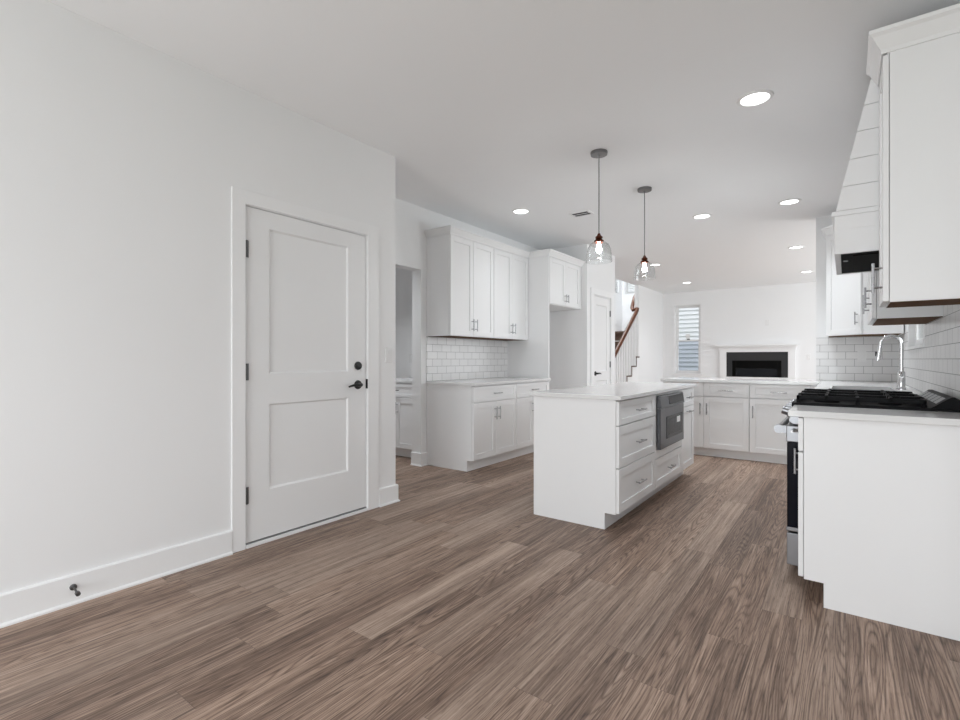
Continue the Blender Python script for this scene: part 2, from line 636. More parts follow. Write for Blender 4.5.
# skirting
BH, BT = 0.135, 0.016
bprof = [(0, 0), (BT + 0.010, 0), (BT + 0.010, 0.008), (BT, 0.016), (BT, BH - 0.006), (BT - 0.005, BH), (0, BH)]
struct('baseboard_left', MB().sweep([(XL, -2.6), (XL, 1.427)], bprof), M_TRIM)
struct('baseboard_left_end', MB().sweep([(XL, 2.545), (XL, YE), (XK, YE), ], [(-o if False else o, z) for o, z in bprof]), M_TRIM)
struct('baseboard_passage', MB().sweep([(XK - 0.13, 3.783), (XK, 3.783), (XK, 3.862)], bprof), M_TRIM)
struct('baseboard_living_left', MB().sweep([(XK, 10.54), (XK, YF), (-2.45, YF)], bprof), M_TRIM)
struct('baseboard_pantry', MB().sweep([(PX, 6.37), (PX, 6.478)], bprof), M_TRIM)
struct('baseboard_pantry_end', MB().sweep([(PX, 7.312), (PX, 7.40)], bprof), M_TRIM)
struct('baseboard_alcove', MB().sweep([(XK, 5.47), (XK, 6.37), (PX, 6.37)], bprof), M_TRIM)

# ------------------------------------------------------------------ doors
def panel_door(mb, w, h, t, panels, rec=0.008):
    """slab in local frame: x 0..w, front at y=0, back y=t, with recessed front panels (x0,x1,z0,z1)"""
    xs = sorted({0, w} | {p[0] for p in panels} | {p[1] for p in panels})
    zs = sorted({0, h} | {p[2] for p in panels} | {p[3] for p in panels})
    inp = lambda x, z: any(p[0] < x < p[1] and p[2] < z < p[3] for p in panels)
    x0, x1 = panels[0][0], panels[0][1]
    mb.box(0, w, rec + 0.004, t, 0, h)
    mb.box(0, x0, 0, rec + 0.004, 0, h)
    mb.box(x1, w, 0, rec + 0.004, 0, h)
    z = 0
    for p in sorted(panels, key=lambda q: q[2]):
        mb.box(x0, x1, 0, rec + 0.004, z, p[2])
        z = p[3]
    mb.box(x0, x1, 0, rec + 0.004, z, h)
    # sloped sticking round each panel
    for a, b, c, d in panels:
        e = 0.012
        y0, y1 = 0.0005, rec + 0.0045
        mb.add([(a, y0, c), (b, y0, c), (b, y0, d), (a, y0, d), (a + e, y1, c + e), (b - e, y1, c + e), (b - e, y1, d - e), (a + e, y1, d - e),
                (a, y1, c), (b, y1, c), (b, y1, d), (a, y1, d)],
               [(0, 1, 5, 4), (1, 2, 6, 5), (2, 3, 7, 6), (3, 0, 4, 7), (0, 8, 9, 1), (1, 9, 10, 2), (2, 10, 11, 3), (3, 11, 8, 0),
                (4, 5, 9, 8), (5, 6, 10, 9), (6, 7, 11, 10), (7, 4, 8, 11)])
    return mb


def lever_set(parent, x, z, toward, name='lever_handle'):
    """lever in the door's local frame, sticking out to -y; toward = -1 lever points to -x"""
    m = MB()
    m.lathe([(0.0, 0.002), (0.031, 0.002), (0.033, -0.002), (0.031, -0.010), (0.014, -0.013), (0.012, -0.045), (0.0, -0.046)], (x, 0, z), 24, 'y')
    pts = [(x, -0.040, z), (x + toward * 0.02, -0.046, z + 0.001), (x + toward * 0.05, -0.050, z + 0.003), (x + toward * 0.085, -0.048, z - 0.002), (x + toward * 0.112, -0.044, z - 0.009)]
    m.tube(pts, [0.012, 0.012, 0.010, 0.008, 0.006], 10)
    return obj(name, m, M_BLACK, parent, smooth=True)


def hinge(parent, x, z, h=0.10):
    m = MB()
    m.box(x - 0.004, x + 0.014, -0.004, 0.004, z - h / 2, z + h / 2)
    m.cyl((x, -0.008, z - h / 2), (x, -0.008, z + h / 2), 0.0075, 10)
    return obj('hinge', m, M_HINGE, parent, smooth=True)


# entry door: local x -> world +Y, front -y -> world +X
d1 = bpy.data.objects.new('door_1', None)
COL.objects.link(d1)
d1.location = (XL - 0.004, 1.520, 0.030)
d1.rotation_euler = (0, 0, PI / 2)
d1['kind'] = 'structure'
d1['label'] = 'white two-panel entry door with black lever in the long white wall'
DW = 0.907
obj('slab', panel_door(MB(), DW, 2.001, 0.044, [(0.145, 0.748, 0.290, 0.816), (0.145, 0.748, 1.002, 1.895)]), M_DOOR, d1)
lever_set(d1, 0.832, 0.906, -1)
obj('deadbolt', MB().lathe([(0, 0.002), (0.030, 0.002), (0.031, -0.006), (0.027, -0.016), (0.012, -0.019), (0, -0.019)], (0.832, 0, 1.044), 24, 'y'), M_BLACK, d1, smooth=True)
for z in (1.747, 1.016, 0.282):
    hinge(d1, 0.0, z)
obj('strike_plate', MB().box(DW + 0.004, DW + 0.012, -0.012, 0.006, 0.875, 0.945), M_BLACK, d1)
# jamb, casing and threshold of the entry door
m = MB()
m.box(XL - 0.14, XL + 0.001, D0, 1.515, 0, DH)
m.box(XL - 0.14, XL + 0.001, 2.432, D1, 0, DH)
m.box(XL - 0.14, XL + 0.001, 1.515, 2.432, 2.035, DH)
m.box(XL - 0.075, XL - 0.050, 1.515, 2.432, 0.0, 2.035)
struct('trim_1', m, M_TRIM)
m = MB()
m.box(XL, XL + 0.012, 1.429, 1.510, 0, 2.12)
m.box(XL, XL + 0.012, 2.437, 2.543, 0, 2.12)
m.box(XL, XL + 0.012, 1.510, 2.437, 2.040, 2.12)
struct('trim_2', m, M_TRIM, bevel=0.002)
m = MB()
m.box(XL - 0.05, XL + 0.012, 1.515, 2.432, 0, 0.019)
struct('trim_3', m, M_TRIM, bevel=0.002)
struct('trim_4', MB().box(XL - 0.05, XL - 0.001, 1.515, 2.432, 0.019, 0.0265), M_THRESH)

# pantry door
d2 = bpy.data.objects.new('door_2', None)
COL.objects.link(d2)
d2.location = (PX - 0.004, 6.589, 0.012)
d2.rotation_euler = (0, 0, PI / 2)
d2['kind'] = 'structure'
d2['label'] = 'narrow white pantry door with black lever beyond the refrigerator alcove'
obj('slab', panel_door(MB(), 0.611, 2.018, 0.036, [(0.11, 0.50, 0.26, 0.80), (0.11, 0.50, 0.93, 1.90)]), M_DOOR, d2)
lever_set(d2, 0.065, 0.905, 1)
for z in (1.80, 1.03, 0.25):
    hinge(d2, 0.611, z, 0.09)
m = MB()
m.box(PX - 0.12, PX + 0.001, P0, 6.585, 0, 2.05)
m.box(PX - 0.12, PX + 0.001, 7.204, P1, 0, 2.05)
m.box(PX - 0.12, PX + 0.001, 6.585, 7.204, 2.034, 2.05)
m.box(PX - 0.075, PX - 0.045, 6.585, 7.204, 0, 2.034)
struct('trim_5', m, M_TRIM)
m = MB()
m.box(PX, PX + 0.018, 6.48, 6.580, 0, 2.13)
m.box(PX, PX + 0.018, 7.208, 7.31, 0, 2.13)
m.box(PX, PX + 0.018, 6.580, 7.208, 2.045, 2.13)
struct('trim_6', m, M_TRIM, bevel=0.002)

# ------------------------------------------------------------------ windows
def sash(mb, x0, x1, z0, z1, y0, y1, s=0.034):
    mb.box(x0, x0 + s, y0, y1, z0, z1)
    mb.box(x1 - s, x1, y0, y1, z0, z1)
    mb.box(x0 + s, x1 - s, y0, y1, z0, z0 + s)
    mb.box(x0 + s, x1 - s, y0, y1, z1 - s, z1)


def window(name, label, loc, rz, w, h, screen=True, double_hung=True, split=0.48):
    """local: x 0..w, room side at -y, z 0..h, sits in a wall 0.14 thick from y=0"""
    r = bpy.data.objects.new(name, None)
    COL.objects.link(r)
    r.location = loc
    r.rotation_euler = (0, 0, rz)
    r['kind'] = 'structure'
    r['label'] = label
    f = MB()
    sash(f, 0, w, 0, h, 0.05, 0.13, 0.028)
    obj('window_frame', f, M_PLASTIC, r, bevel=0.002)
    s = MB()
    p = MB()
    if double_hung:
        zm = h * split
        sash(s, 0.028, w - 0.028, 0.028, zm + 0.02, 0.055, 0.085)
        sash(s, 0.028, w - 0.028, zm - 0.02, h - 0.028, 0.09, 0.12)
        p.box(0.056, w - 0.056, 0.068, 0.072, 0.056, zm)
        p.box(0.056, w - 0.056, 0.103, 0.107, zm, h - 0.056)
        obj('sash_lock', MB().box(w / 2 - 0.03, w / 2 + 0.03, 0.045, 0.085, zm + 0.02, zm + 0.040), M_BLACK, r, bevel=0.003)
    else:
        sash(s, 0.028, w - 0.028, 0.028, h - 0.028, 0.07, 0.11)
        p.box(0.06, w - 0.06, 0.088, 0.092, 0.06, h - 0.06)
    obj('sash', s, M_PLASTIC, r, bevel=0.002)
    obj('pane', p, M_PANE, r)
    if screen and double_hung:
        obj('insect_screen', MB().box(0.04, w - 0.04, 0.124, 0.126, 0.03, h * split), M_SCREEN, r)
    return r


w1 = window('window_1', 'tall double-hung window in the far wall beside the fireplace', (WX0, YF, WZ0), 0, WX1 - WX0, WZ1 - WZ0)
obj('sticker', MB().box(0.225, 0.315, 0.078, 0.0885, 0.815, 0.93), M_STICKER, w1)
m = MB()
m.box(WX0 - 0.04, WX0 + 0.0, YF - 0.014, YF, WZ0, WZ1 + 0.0)
m.box(WX1, WX1 + 0.0 + 0.012, YF - 0.006, YF, WZ0, WZ1)
m.box(WX0 - 0.05, WX1 + 0.05, YF - 0.035, YF + 0.05, WZ0 - 0.03, WZ0)
m.box(WX0 - 0.03, WX1 + 0.03, YF - 0.012, YF, WZ0 - 0.09, WZ0 - 0.03)
struct('trim_7', m, M_TRIM)
# sink window: rz=-90 (room side faces -X)
window('window_2', 'bright window over the sink in the tiled wall', (XR - 0.02, SY1, SZ0), -PI / 2, SY1 - SY0, SZ1 - SZ0, screen=False)
m = MB()
m.box(XR - 0.012, XR + 0.12, SY0, SY0 + 0.010, SZ0, SZ1)
m.box(XR - 0.012, XR + 0.12, SY1 - 0.010, SY1, SZ0, SZ1)
m.box(XR - 0.03, XR + 0.05, SY0 - 0.02, SY1 + 0.02, SZ0 - 0.02, SZ0)
struct('trim_8', m, M_TRIM)
window('window_3', 'high stair window in the far wall above the landing', (-4.53, YF, 2.78), 0, 0.78, 1.22, screen=False)
window('window_4', 'high stair window in the side wall above the landing', (-4.60, 11.45, 2.78), PI / 2, 0.61, 1.22, screen=False)
window('window_5', 'wide living room window opposite the stairs', (2.27, 11.45, 0.42), -PI / 2, 3.7, 1.96, screen=False, double_hung=False)
window('window_6', 'wide dining window beside the camera', (1.88, 1.8, 0.55), -PI / 2, 3.2, 1.8, screen=False, double_hung=False)
for wo in [o for o in COL.objects if o.name in ('window_3', 'window_4')]:
    ww = 0.78 if wo.name == 'window_3' else 0.61
    m = MB()
    for k in range(22):
        zz = 0.035 + k * 0.052
        m.box(0.03, ww - 0.03, 0.004, 0.050, zz, zz + 0.004)
    m.box(0.03, ww - 0.03, 0.01, 0.046, 1.155, 1.19)
    obj('blind', m, M_PLASTIC, wo)
pd = bpy.data.objects.new('door_3', None)
COL.objects.link(pd)
pd.location = (0.95, -2.63, 0)
pd.rotation_euler = (0, 0, PI)
pd['kind'] = 'structure'
pd['label'] = 'sliding glass patio door behind the dining area'
f = MB()
sash(f, 0, 3.3, 0, 2.2, 0.02, 0.11, 0.04)
obj('door_frame', f, M_PLASTIC, pd)
for k, (a, y) in enumerate(((0.04, 0.03), (1.62, 0.07))):
    f = MB()
    sash(f, a, a + 1.64, 0.04, 2.16, y, y + 0.035, 0.07)
    p = obj('sliding_panel', f, M_PLASTIC, pd)
    obj('pane', MB().box(a + 0.06, a + 1.58, y + 0.015, y + 0.02, 0.1, 2.1), M_PANE, p)

# ------------------------------------------------------------------ cabinets
def shaker(mb, x0, x1, z0, z1, y0, t=0.02, st=0.057, rl=None, rec=0.009):
    """front at y0, back at y0+t"""
    rl = st if rl is None else rl
    mb.box(x0, x0 + st, y0, y0 + t, z0, z1)
    mb.box(x1 - st, x1, y0, y0 + t, z0, z1)
    mb.box(x0 + st, x1 - st, y0, y0 + t, z0, z0 + rl)
    mb.box(x0 + st, x1 - st, y0, y0 + t, z1 - rl, z1)
    mb.box(x0 + st, x1 - st, y0 + rec, y0 + t - 0.002, z0 + rl, z1 - rl)
    return mb


def bar_pull(parent, cx, cz, ln, vertical, y, label=None):
    m = MB()
    r, so, ps = 0.0058, 0.032, ln * 0.32
    if vertical:
        m.cyl((cx, y - so, cz - ln / 2), (cx, y - so, cz + ln / 2), r, 10)
        for s in (-1, 1):
            m.cyl((cx, y, cz + s * ps), (cx, y - so, cz + s * ps), 0.0046, 8)
    else:
        m.cyl((cx - ln / 2, y - so, cz), (cx + ln / 2, y - so, cz), r, 10)
        for s in (-1, 1):
            m.cyl((cx + s * ps, y, cz), (cx + s * ps, y - so, cz), 0.0046, 8)
    o = obj('handle', m, M_NICKEL, parent, smooth=True)
    o['label'] = 'brushed nickel bar handle'
    return o


def cabinet(name, label, loc, rz, w, depth, z0, z1, fronts, toe=0.0, toe_rec=0.075, under=None, group=None, cat='cabinet'):
    """local frame: x 0..w along the front, carcass front at y=0, back at y=depth.
    fronts: (kind, x0, x1, z0, z1, handle) with handle None or (cx, cz, len, vertical)"""
    r = thing(name, label, cat, loc, rz, group)
    m = MB()
    m.box(0, w, 0, depth, z0, z1)
    obj('carcass', m, M_CAB, r)
    if toe:
        obj('toe_kick', MB().box(0, w, toe_rec, depth, 0, z0), M_CAB, r)
    if under:
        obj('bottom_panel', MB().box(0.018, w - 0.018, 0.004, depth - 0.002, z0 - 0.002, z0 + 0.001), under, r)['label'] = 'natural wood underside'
    for kind, a, b, c, d, hd in fronts:
        t = 0.02
        y = -t - 0.002
        rl = 0.057 if (d - c) > 0.2 else 0.040
        if kind == 'filler':
            obj('filler', MB().box(a, b, -0.002 - 0.018, 0, c, d), M_CAB, r)
            continue
        fo = obj(kind, shaker(MB(), a, b, c, d, y, t, 0.057, rl), M_CAB, r, bevel=0.0012, seg=1)
        if hd:
            bar_pull(fo, hd[0], hd[1], hd[2], hd[3], y)
    return r


G = 0.002   # half the gap between fronts


def two_door(w, z0, z1, hz, hl=0.135, off=0.032):
    mid = w / 2
    return [('door', 0.004, mid - G, z0, z1, (mid - off, hz, hl, True)),
            ('door', mid + G, w - 0.004, z0, z1, (mid + off, hz, hl, True))]


# --- coffee-bar run on the kitchen left wall (front faces +X)
FX = -2.974
ws = (4.664 - 3.866, 5.412 - 4.664)
for i, (y0, ww, lab) in enumerate(((3.866, ws[0], 'white base cabinet under the left counter, the one next to the passage'),
                                   (4.664, ws[1], 'white base cabinet under the left counter, the one next to the refrigerator alcove'))):
    fr = two_door(ww, 0.115, 0.682, 0.562) + [('drawer', 0.004, ww - 0.004, 0.690, 0.846, (ww / 2, 0.768, 0.14, False))]
    cabinet('base_cabinet', lab, (FX, y0, 0), PI / 2, ww - 0.001, 0.602, 0.11, CB, fr, toe=0.11, toe_rec=0.056, group='base cabinets on the left wall')
ct = obj('countertop', MB().box(XK + 0.002, -2.928, 3.852, 5.418, CB, CT), M_QUARTZ, bevel=0.003)
tag(ct, 'white quartz countertop on the left wall cabinets under the wall cabinets', 'countertop')
bs = obj('backsplash', MB().box(XK + 0.0006, XK + 0.008, 3.862, 5.418, CT, UB), M_TILE_Y)
tag(bs, 'white subway tile backsplash on the left wall between counter and wall cabinets', 'backsplash')

UXF = -3.272
UTL = 2.412
for y0, y1, lab in ((3.870, 4.649, 'tall white wall cabinet with two doors, first of the left wall pair by the passage'),
                    (4.649, 5.418, 'tall white wall cabinet with two doors, beside the refrigerator panel')):
    ww = y1 - y0 - 0.001
    cabinet('wall_cabinet', lab, (UXF, y0, 0), PI / 2, ww, 0.304, UB, UTL, two_door(ww, UB + 0.004, 2.400, 1.488, 0.128),
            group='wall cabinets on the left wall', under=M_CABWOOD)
fp = obj('refrigerator_divider', MB().box(XK + 0.003, -2.962, 5.420, 5.440, 0, UTL), M_CAB, bevel=0.001)
tag(fp, 'tall white side panel between the left wall cabinets and the refrigerator alcove', 'panel')
fr = two_door(0.862, 1.822, 2.400, 1.915, 0.105, 0.028) + [('filler', 0.868, 0.924, 1.815, UTL, None)]
cabinet('refrigerator_cabinet', 'short white two-door cabinet hung over the empty refrigerator alcove', (-2.979, 5.442, 0), PI / 2, 0.926, 0.597, 1.815, UTL, fr)
def crown_prof(t, k=1.0):
    return [(o, t + (z - t) * k) if z > t else (o, z) for o, z in [(-0.015, t + 0.001), (0.0008, t + 0.001), (0.0008, t - 0.008), (0.006, t - 0.008), (0.009, t + 0.006), (0.018, t + 0.018), (0.036, t + 0.046), (0.044, t + 0.052), (0.048, t + 0.055), (0.048, t + 0.068), (-0.015, t + 0.068)]]


crown = crown_prof(UT, 1.22)
cr = obj('crown_molding', MB().sweep([(XK + 0.002, 3.868), (-3.25, 3.868), (-3.25, 5.418), (-2.957, 5.418), (-2.957, 6.368)], crown_prof(2.412)), M_CAB)
tag(cr, 'white crown molding along the top of the left wall cabinets', 'molding')

# --- kitchen island (front faces +X)
IX = -1.200
u1, u2, u3 = 0.757, 0.760, 0.438
fr = [('drawer', 0.003, u1 - 0.003, 0.690, 0.846, (u1 / 2, 0.768, 0.15, False)),
      ('drawer', 0.003, u1 - 0.003, 0.412, 0.683, (u1 / 2, 0.545, 0.15, False)),
      ('drawer', 0.003, u1 - 0.003, 0.118, 0.405, (u1 / 2, 0.262, 0.15, False))]
cabinet('island_cabinet', 'white island cabinet with three drawers at the near end', (IX, 3.095, 0), PI / 2, u1 - 0.001, 0.613, 0.11, CB, fr, toe=0.11, group='island cabinets')
fr = [('drawer', 0.003, u2 - 0.003, 0.118, 0.343, (u2 / 2, 0.232, 0.15, False))]
r2 = cabinet('island_cabinet', 'white island cabinet holding the microwave above one drawer', (IX, 3.852, 0), PI / 2, u2 - 0.001, 0.613, 0.11, CB, fr, toe=0.11, group='island cabinets')
m = MB()
m.box(0.003, 0.028, -0.02, 0, 0.350, 0.846)
m.box(u2 - 0.028, u2 - 0.003, -0.02, 0, 0.350, 0.846)
m.box(0.028, u2 - 0.028, -0.02, 0, 0.350, 0.372)
m.box(0.028, u2 - 0.028, -0.02, 0, 0.372, 0.414).box(0.028, u2 - 0.028, -0.02, 0, 0.838, 0.846)
obj('face_frame', m, M_CAB, r2, bevel=0.001, seg=1)
fr = [('drawer', 0.003, u3 - 0.003, 0.690, 0.846, (u3 / 2, 0.768, 0.15, False)),
      ('door', 0.003, u3 - 0.003, 0.118, 0.683, (u3 / 2, 0.640, 0.15, False))]
cabinet('island_cabinet', 'narrow white island cabinet with drawer and pull-out door at the far end', (IX, 4.612, 0), PI / 2, u3 - 0.001, 0.613, 0.11, CB, fr, toe=0.11, group='island cabinets')
ct = obj('island_countertop', MB().box(-1.832, -1.155, 3.068, 5.075, CB, CT), M_QUARTZ, bevel=0.003)
tag(ct, 'white quartz countertop on the kitchen island', 'countertop')

# microwave drawer in the island
mw = thing('microwave_drawer', 'dark stainless microwave drawer built into the island', 'microwave', (IX, 3.893, 0.418), PI / 2)
mw_w, mw_h = 0.675, 0.416
y = -0.052
m = MB().box(0.0, mw_w, y, -0.021, 0.0, 0.318)
obj('drawer_front', m, M_DKSTEEL, mw, bevel=0.004)
m = MB().prism([(y - 0.006, 0.322), (-0.021, 0.322), (-0.021, mw_h), (y + 0.006, mw_h)], 'x', 0.0, mw_w)
obj('control_panel', m, M_DKSTEEL, mw, bevel=0.003)
m = MB().prism([(y - 0.0075, 0.340), (y, 0.340), (y + 0.010, 0.404), (y + 0.0035, 0.404)], 'x', 0.22, 0.655)
obj('display', m, M_BLKGLASS, mw)
m = MB()
m.tube([(0.10, y - 0.004, 0.300), (0.13, y - 0.022, 0.303), (mw_w - 0.13, y - 0.022, 0.303), (mw_w - 0.10, y - 0.004, 0.300)], 0.008, 8)
obj('window', MB().box(0.15, 0.62, y - 0.003, y, 0.068, 0.245), M_BLKGLASS, mw, bevel=0.002)
obj('window_mesh', MB().box(0.205, 0.565, y - 0.004, y - 0.0029, 0.095, 0.222), simple('microwave_window_grey', (0.045, 0.047, 0.05), 0.25, spec=0.15), mw)
obj('sticker', MB().box(0.435, 0.535, y - 0.0052, y - 0.0041, 0.172, 0.222), M_STICKER, mw)

# --- peninsula towards the living room (front faces -Y)
PY = 6.122
w1_ = 0.926
mid = 0.461
fr = [('drawer', 0.004, mid - G, 0.698, 0.850, (mid / 2, 0.768, 0.15, False)),
      ('drawer', mid + G, w1_ - 0.003, 0.698, 0.850, ((mid + w1_) / 2, 0.768, 0.15, False)),
      ('door', 0.004, mid - G, 0.103, 0.690, (mid - 0.035, 0.552, 0.13, True)),
      ('door', mid + G, w1_ - 0.003, 0.103, 0.690, (mid + 0.035, 0.552, 0.13, True))]
cabinet('peninsula_cabinet', 'white peninsula cabinet with two drawers over two doors, partly behind the island', (-1.775, PY, 0), 0, w1_ - 0.001, 0.582, 0.10, CB, fr, toe=0.1, toe_rec=0.05, group='peninsula cabinets')
fr = [('drawer', 0.003, 0.556, 0.698, 0.850, (0.28, 0.768, 0.15, False)),
      ('door', 0.003, 0.556, 0.103, 0.690, (0.036, 0.545, 0.13, True))]
cabinet('peninsula_cabinet', 'white peninsula cabinet with one drawer over one door, beside the range', (-0.849, PY, 0), 0, 0.558, 0.582, 0.10, CB, fr, toe=0.1, toe_rec=0.05, group='peninsula cabinets')
# --- right-hand run (front faces -X)
RX = -0.155
cabinet('corner_cabinet', 'white blind corner cabinet where peninsula and sink counter meet', (-0.290, PY + 0.001, 0), 0, 0.735, 0.580, 0.10, CB, [('filler', 0.002, 0.11, 0.10, 0.85, None)], toe=0.1, toe_rec=0.05)
fr = [('drawer', 0.003, 0.307, 0.698, 0.850, (0.155, 0.772, 0.12, False)), ('door', 0.003, 0.307, 0.118, 0.690, (0.036, 0.600, 0.13, True))]
cabinet('base_cabinet', 'narrow white base cabinet with plain end panel in front of the range', (RX, 3.022, 0), -PI / 2, 0.311, 0.602, 0.11, CB, fr, toe=0.11)
fr = [('drawer', 0.004, 0.740, 0.698, 0.850, (0.37, 0.772, 0.15, False)), ('drawer', 0.004, 0.740, 0.41, 0.690, (0.37, 0.55, 0.15, False)), ('drawer', 0.004, 0.740, 0.118, 0.402, (0.37, 0.26, 0.15, False))]
cabinet('base_cabinet', 'white drawer cabinet beyond the range under the sink counter', (RX, 4.538, 0), -PI / 2, 0.744, 0.602, 0.11, CB, fr, toe=0.11)
fr = two_door(1.0, 0.118, 0.85, 0.62)
cabinet('sink_cabinet', 'white two-door sink cabinet under the bright window', (RX, 5.540, 0), -PI / 2, 1.0, 0.602, 0.11, 0.655, fr[:0] + two_door(1.0, 0.118, 0.65, 0.52), toe=0.11)
cabinet('base_cabinet', 'white filler cabinet between sink and blind corner', (RX, 6.098, 0), -PI / 2, 0.556, 0.602, 0.11, CB, [('door', 0.004, 0.55, 0.118, 0.85, None)], toe=0.11)

ct = obj('countertop', MB().box(-0.215, XR - 0.010, 2.684, 3.024, CB, CT), M_QUARTZ, bevel=0.003)
tag(ct, 'short white quartz countertop in front of the range, nearest piece', 'countertop')
# long worktop with a sink cut-out
kx0, kx1, ky0, ky1 = -0.09, 0.30, 4.70, 5.42
m = MB()
m.box(-0.205, kx0, 3.79, 6.70, CB, CT)
m.box(kx1, XR - 0.010, 3.79, 6.70, CB, CT)
m.box(kx0, kx1, 3.79, ky0, CB, CT)
m.box(kx0, kx1, ky1, 6.70, CB, CT)
m.box(-1.797, -0.205, 6.078, 6.735, CB, CT)
ct = obj('countertop', m, M_QUARTZ)
tag(ct, 'long white quartz countertop running from sink wall along the peninsula', 'countertop')
m = MB()
m.box(kx0 - 0.01, kx0, ky0 - 0.01, ky1 + 0.01, CB - 0.19, CB)
m.box(kx1, kx1 + 0.01, ky0 - 0.01, ky1 + 0.01, CB - 0.19, CB)
m.box(kx0, kx1, ky0 - 0.01, ky0, CB - 0.19, CB)
m.box(kx0, kx1, ky1, ky1 + 0.01, CB - 0.19, CB)
m.box(kx0 - 0.01, kx1 + 0.01, ky0 - 0.01, ky1 + 0.01, CB - 0.20, CB - 0.19)
tag(obj('sink', m, M_STEEL), 'undermount stainless steel sink under the bright window', 'sink')

# tiled backsplashes at the right
bs = obj('backsplash', MB().box(-0.266, XR - 0.001, YT - 0.008, YT - 0.0006, CT, UB - 0.001), M_TILE_X)
tag(bs, 'white subway tile backsplash on the kitchen end wall behind the faucet', 'backsplash')
m = MB()
m.box(XR - 0.008, XR - 0.0006, 2.69, 3.03, CT, UB - 0.001)
m.box(XR - 0.008, XR - 0.0006, 3.03, 3.78, CT, 1.644)
m.box(XR - 0.008, XR - 0.0006, 3.78, SY0 - 0.02, CT, UB - 0.001)
m.box(XR - 0.008, XR - 0.0006, SY0 - 0.02, SY1 + 0.02, CT, SZ0 - 0.02)
m.box(XR - 0.008, XR - 0.0006, SY1 + 0.02, YT - 0.009, CT, UB - 0.001)
bs = obj('backsplash', m, M_TILE_Y)
tag(bs, 'white subway tile backsplash on the window wall behind the range', 'backsplash')

# --- wall cabinets at the right
UX = 0.150
fr = [('door', 0.003, 0.306, UB + 0.004, 2.418, (0.268, 1.475, 0.13, True))]
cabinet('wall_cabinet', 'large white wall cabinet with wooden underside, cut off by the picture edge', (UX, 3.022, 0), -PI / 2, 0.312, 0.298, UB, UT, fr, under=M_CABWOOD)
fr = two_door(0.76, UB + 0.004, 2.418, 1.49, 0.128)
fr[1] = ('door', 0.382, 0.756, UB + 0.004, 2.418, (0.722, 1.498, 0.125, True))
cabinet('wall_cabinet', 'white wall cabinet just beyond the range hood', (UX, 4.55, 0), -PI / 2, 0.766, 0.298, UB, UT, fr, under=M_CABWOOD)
dc = thing('corner_cabinet', 'white diagonal corner wall cabinet beside the living room opening', 'cabinet', (0, 0, 0))
C0, C1 = Vector((-0.158, 6.398)), Vector((0.142, 6.098))
foot = [(0.142, 6.098), (XR - 0.010, 6.098), (XR - 0.010, 6.700), (-0.158, 6.700), (-0.158, 6.398)]
obj('carcass', MB().prism(foot, 'z', UB, UT), M_CAB, dc, bevel=0.0012, seg=1)
obj('bottom_panel', MB().prism([(0.146, 6.110), (XR - 0.024, 6.110), (XR - 0.024, 6.690), (-0.146, 6.690), (-0.146, 6.402)], 'z', UB - 0.002, UB + 0.001), M_CABWOOD, dc)['label'] = 'natural wood underside'
dl = (C1 - C0).length
do = obj('door', shaker(MB(), 0.012, dl - 0.012, UB + 0.004, 2.418, -0.022), M_CAB, dc, bevel=0.0012, seg=1, loc=(C0.x, C0.y, 0), rz=-PI / 4)
bar_pull(do, dl - 0.045, 1.525, 0.125, True, -0.022)
def crown_run(path, label):
    o = obj('crown_molding', MB().sweep(path, crown), M_CAB)
    return tag(o, label, 'molding')


crown_run([(0.128, 3.024), (0.128, 2.710), (XR - 0.002, 2.710)], 'white crown molding on the nearest wall cabinet at the picture edge')
crown_run([(0.128, 4.552), (0.128, 3.79)], 'white crown molding on the wall cabinet beyond the range hood')
crown_run([(-0.160, 6.705), (-0.160, 6.386), (0.130, 6.082), (0.150, 6.090), (XR - 0.002, 6.090)], 'white crown molding round the diagonal corner wall cabinet')

# ------------------------------------------------------------------ range hood
hd = thing('range_hood', 'white shiplap range hood with black insert over the range', 'range hood', (0, 3.03, 1.645))
HY, hx = 0.748, XR - 0.009


def hfx(z):      # front x of the tapered part at world height z
    return -0.040 + (z - 1.855) * 0.2233


m = MB()
z0 = 0.0
m.box(-0.045, hx, 0, 0.020, 0, 0.120)
m.box(-0.045, hx, HY - 0.020, HY, 0, 0.120)
m.box(-0.045, -0.020, 0.020, HY - 0.020, 0, 0.120)
m.box(-0.045, hx, 0, HY, 0.120, 0.1875)
obj('hood_box', m, M_CAB, hd, bevel=0.0015, seg=1)
obj('trim_band', MB().box(-0.056, hx, -0.004, HY, 0.188, 0.212), M_CAB, hd, bevel=0.003)
zs = [1.857, 1.975, 2.104, 2.233, 2.354, 2.475, 2.596]
m = MB()
for a, b in zip(zs[:-1], zs[1:]):
    a2, b2 = a + 0.002, b - 0.002
    A, B = a2 - 1.645, b2 - 1.645
    m.hexa([(hfx(a2), 0, A), (hx, 0, A), (hx, HY, A), (hfx(a2), HY, A)], [(hfx(b2), 0, B), (hx, 0, B), (hx, HY, B), (hfx(b2), HY, B)])
obj('shiplap', m, M_CAB, hd)
a, b = 1.857, 2.594
m = MB().hexa([(hfx(a) + 0.012, 0.010, a - 1.645), (hx, 0.010, a - 1.645), (hx, HY - 0.010, a - 1.645), (hfx(a) + 0.012, HY - 0.010, a - 1.645)],
              [(hfx(b) + 0.012, 0.010, b - 1.645), (hx, 0.010, b - 1.645), (hx, HY - 0.010, b - 1.645), (hfx(b) + 0.012, HY - 0.010, b - 1.645)])
obj('core', m, M_CAB, hd)
obj('hood_insert', MB().box(-0.019, hx - 0.01, 0.021, HY - 0.021, 0.004, 0.03).box(0.03, 0.36, 0.10, HY - 0.10, 0.0, 0.004), M_MATTE, hd)
m = MB()
m.cyl((0.0, 0.25, 0.004), (0.0, 0.25, -0.001), 0.011, 12)
obj('hood_light', m, M_NICKEL, hd)

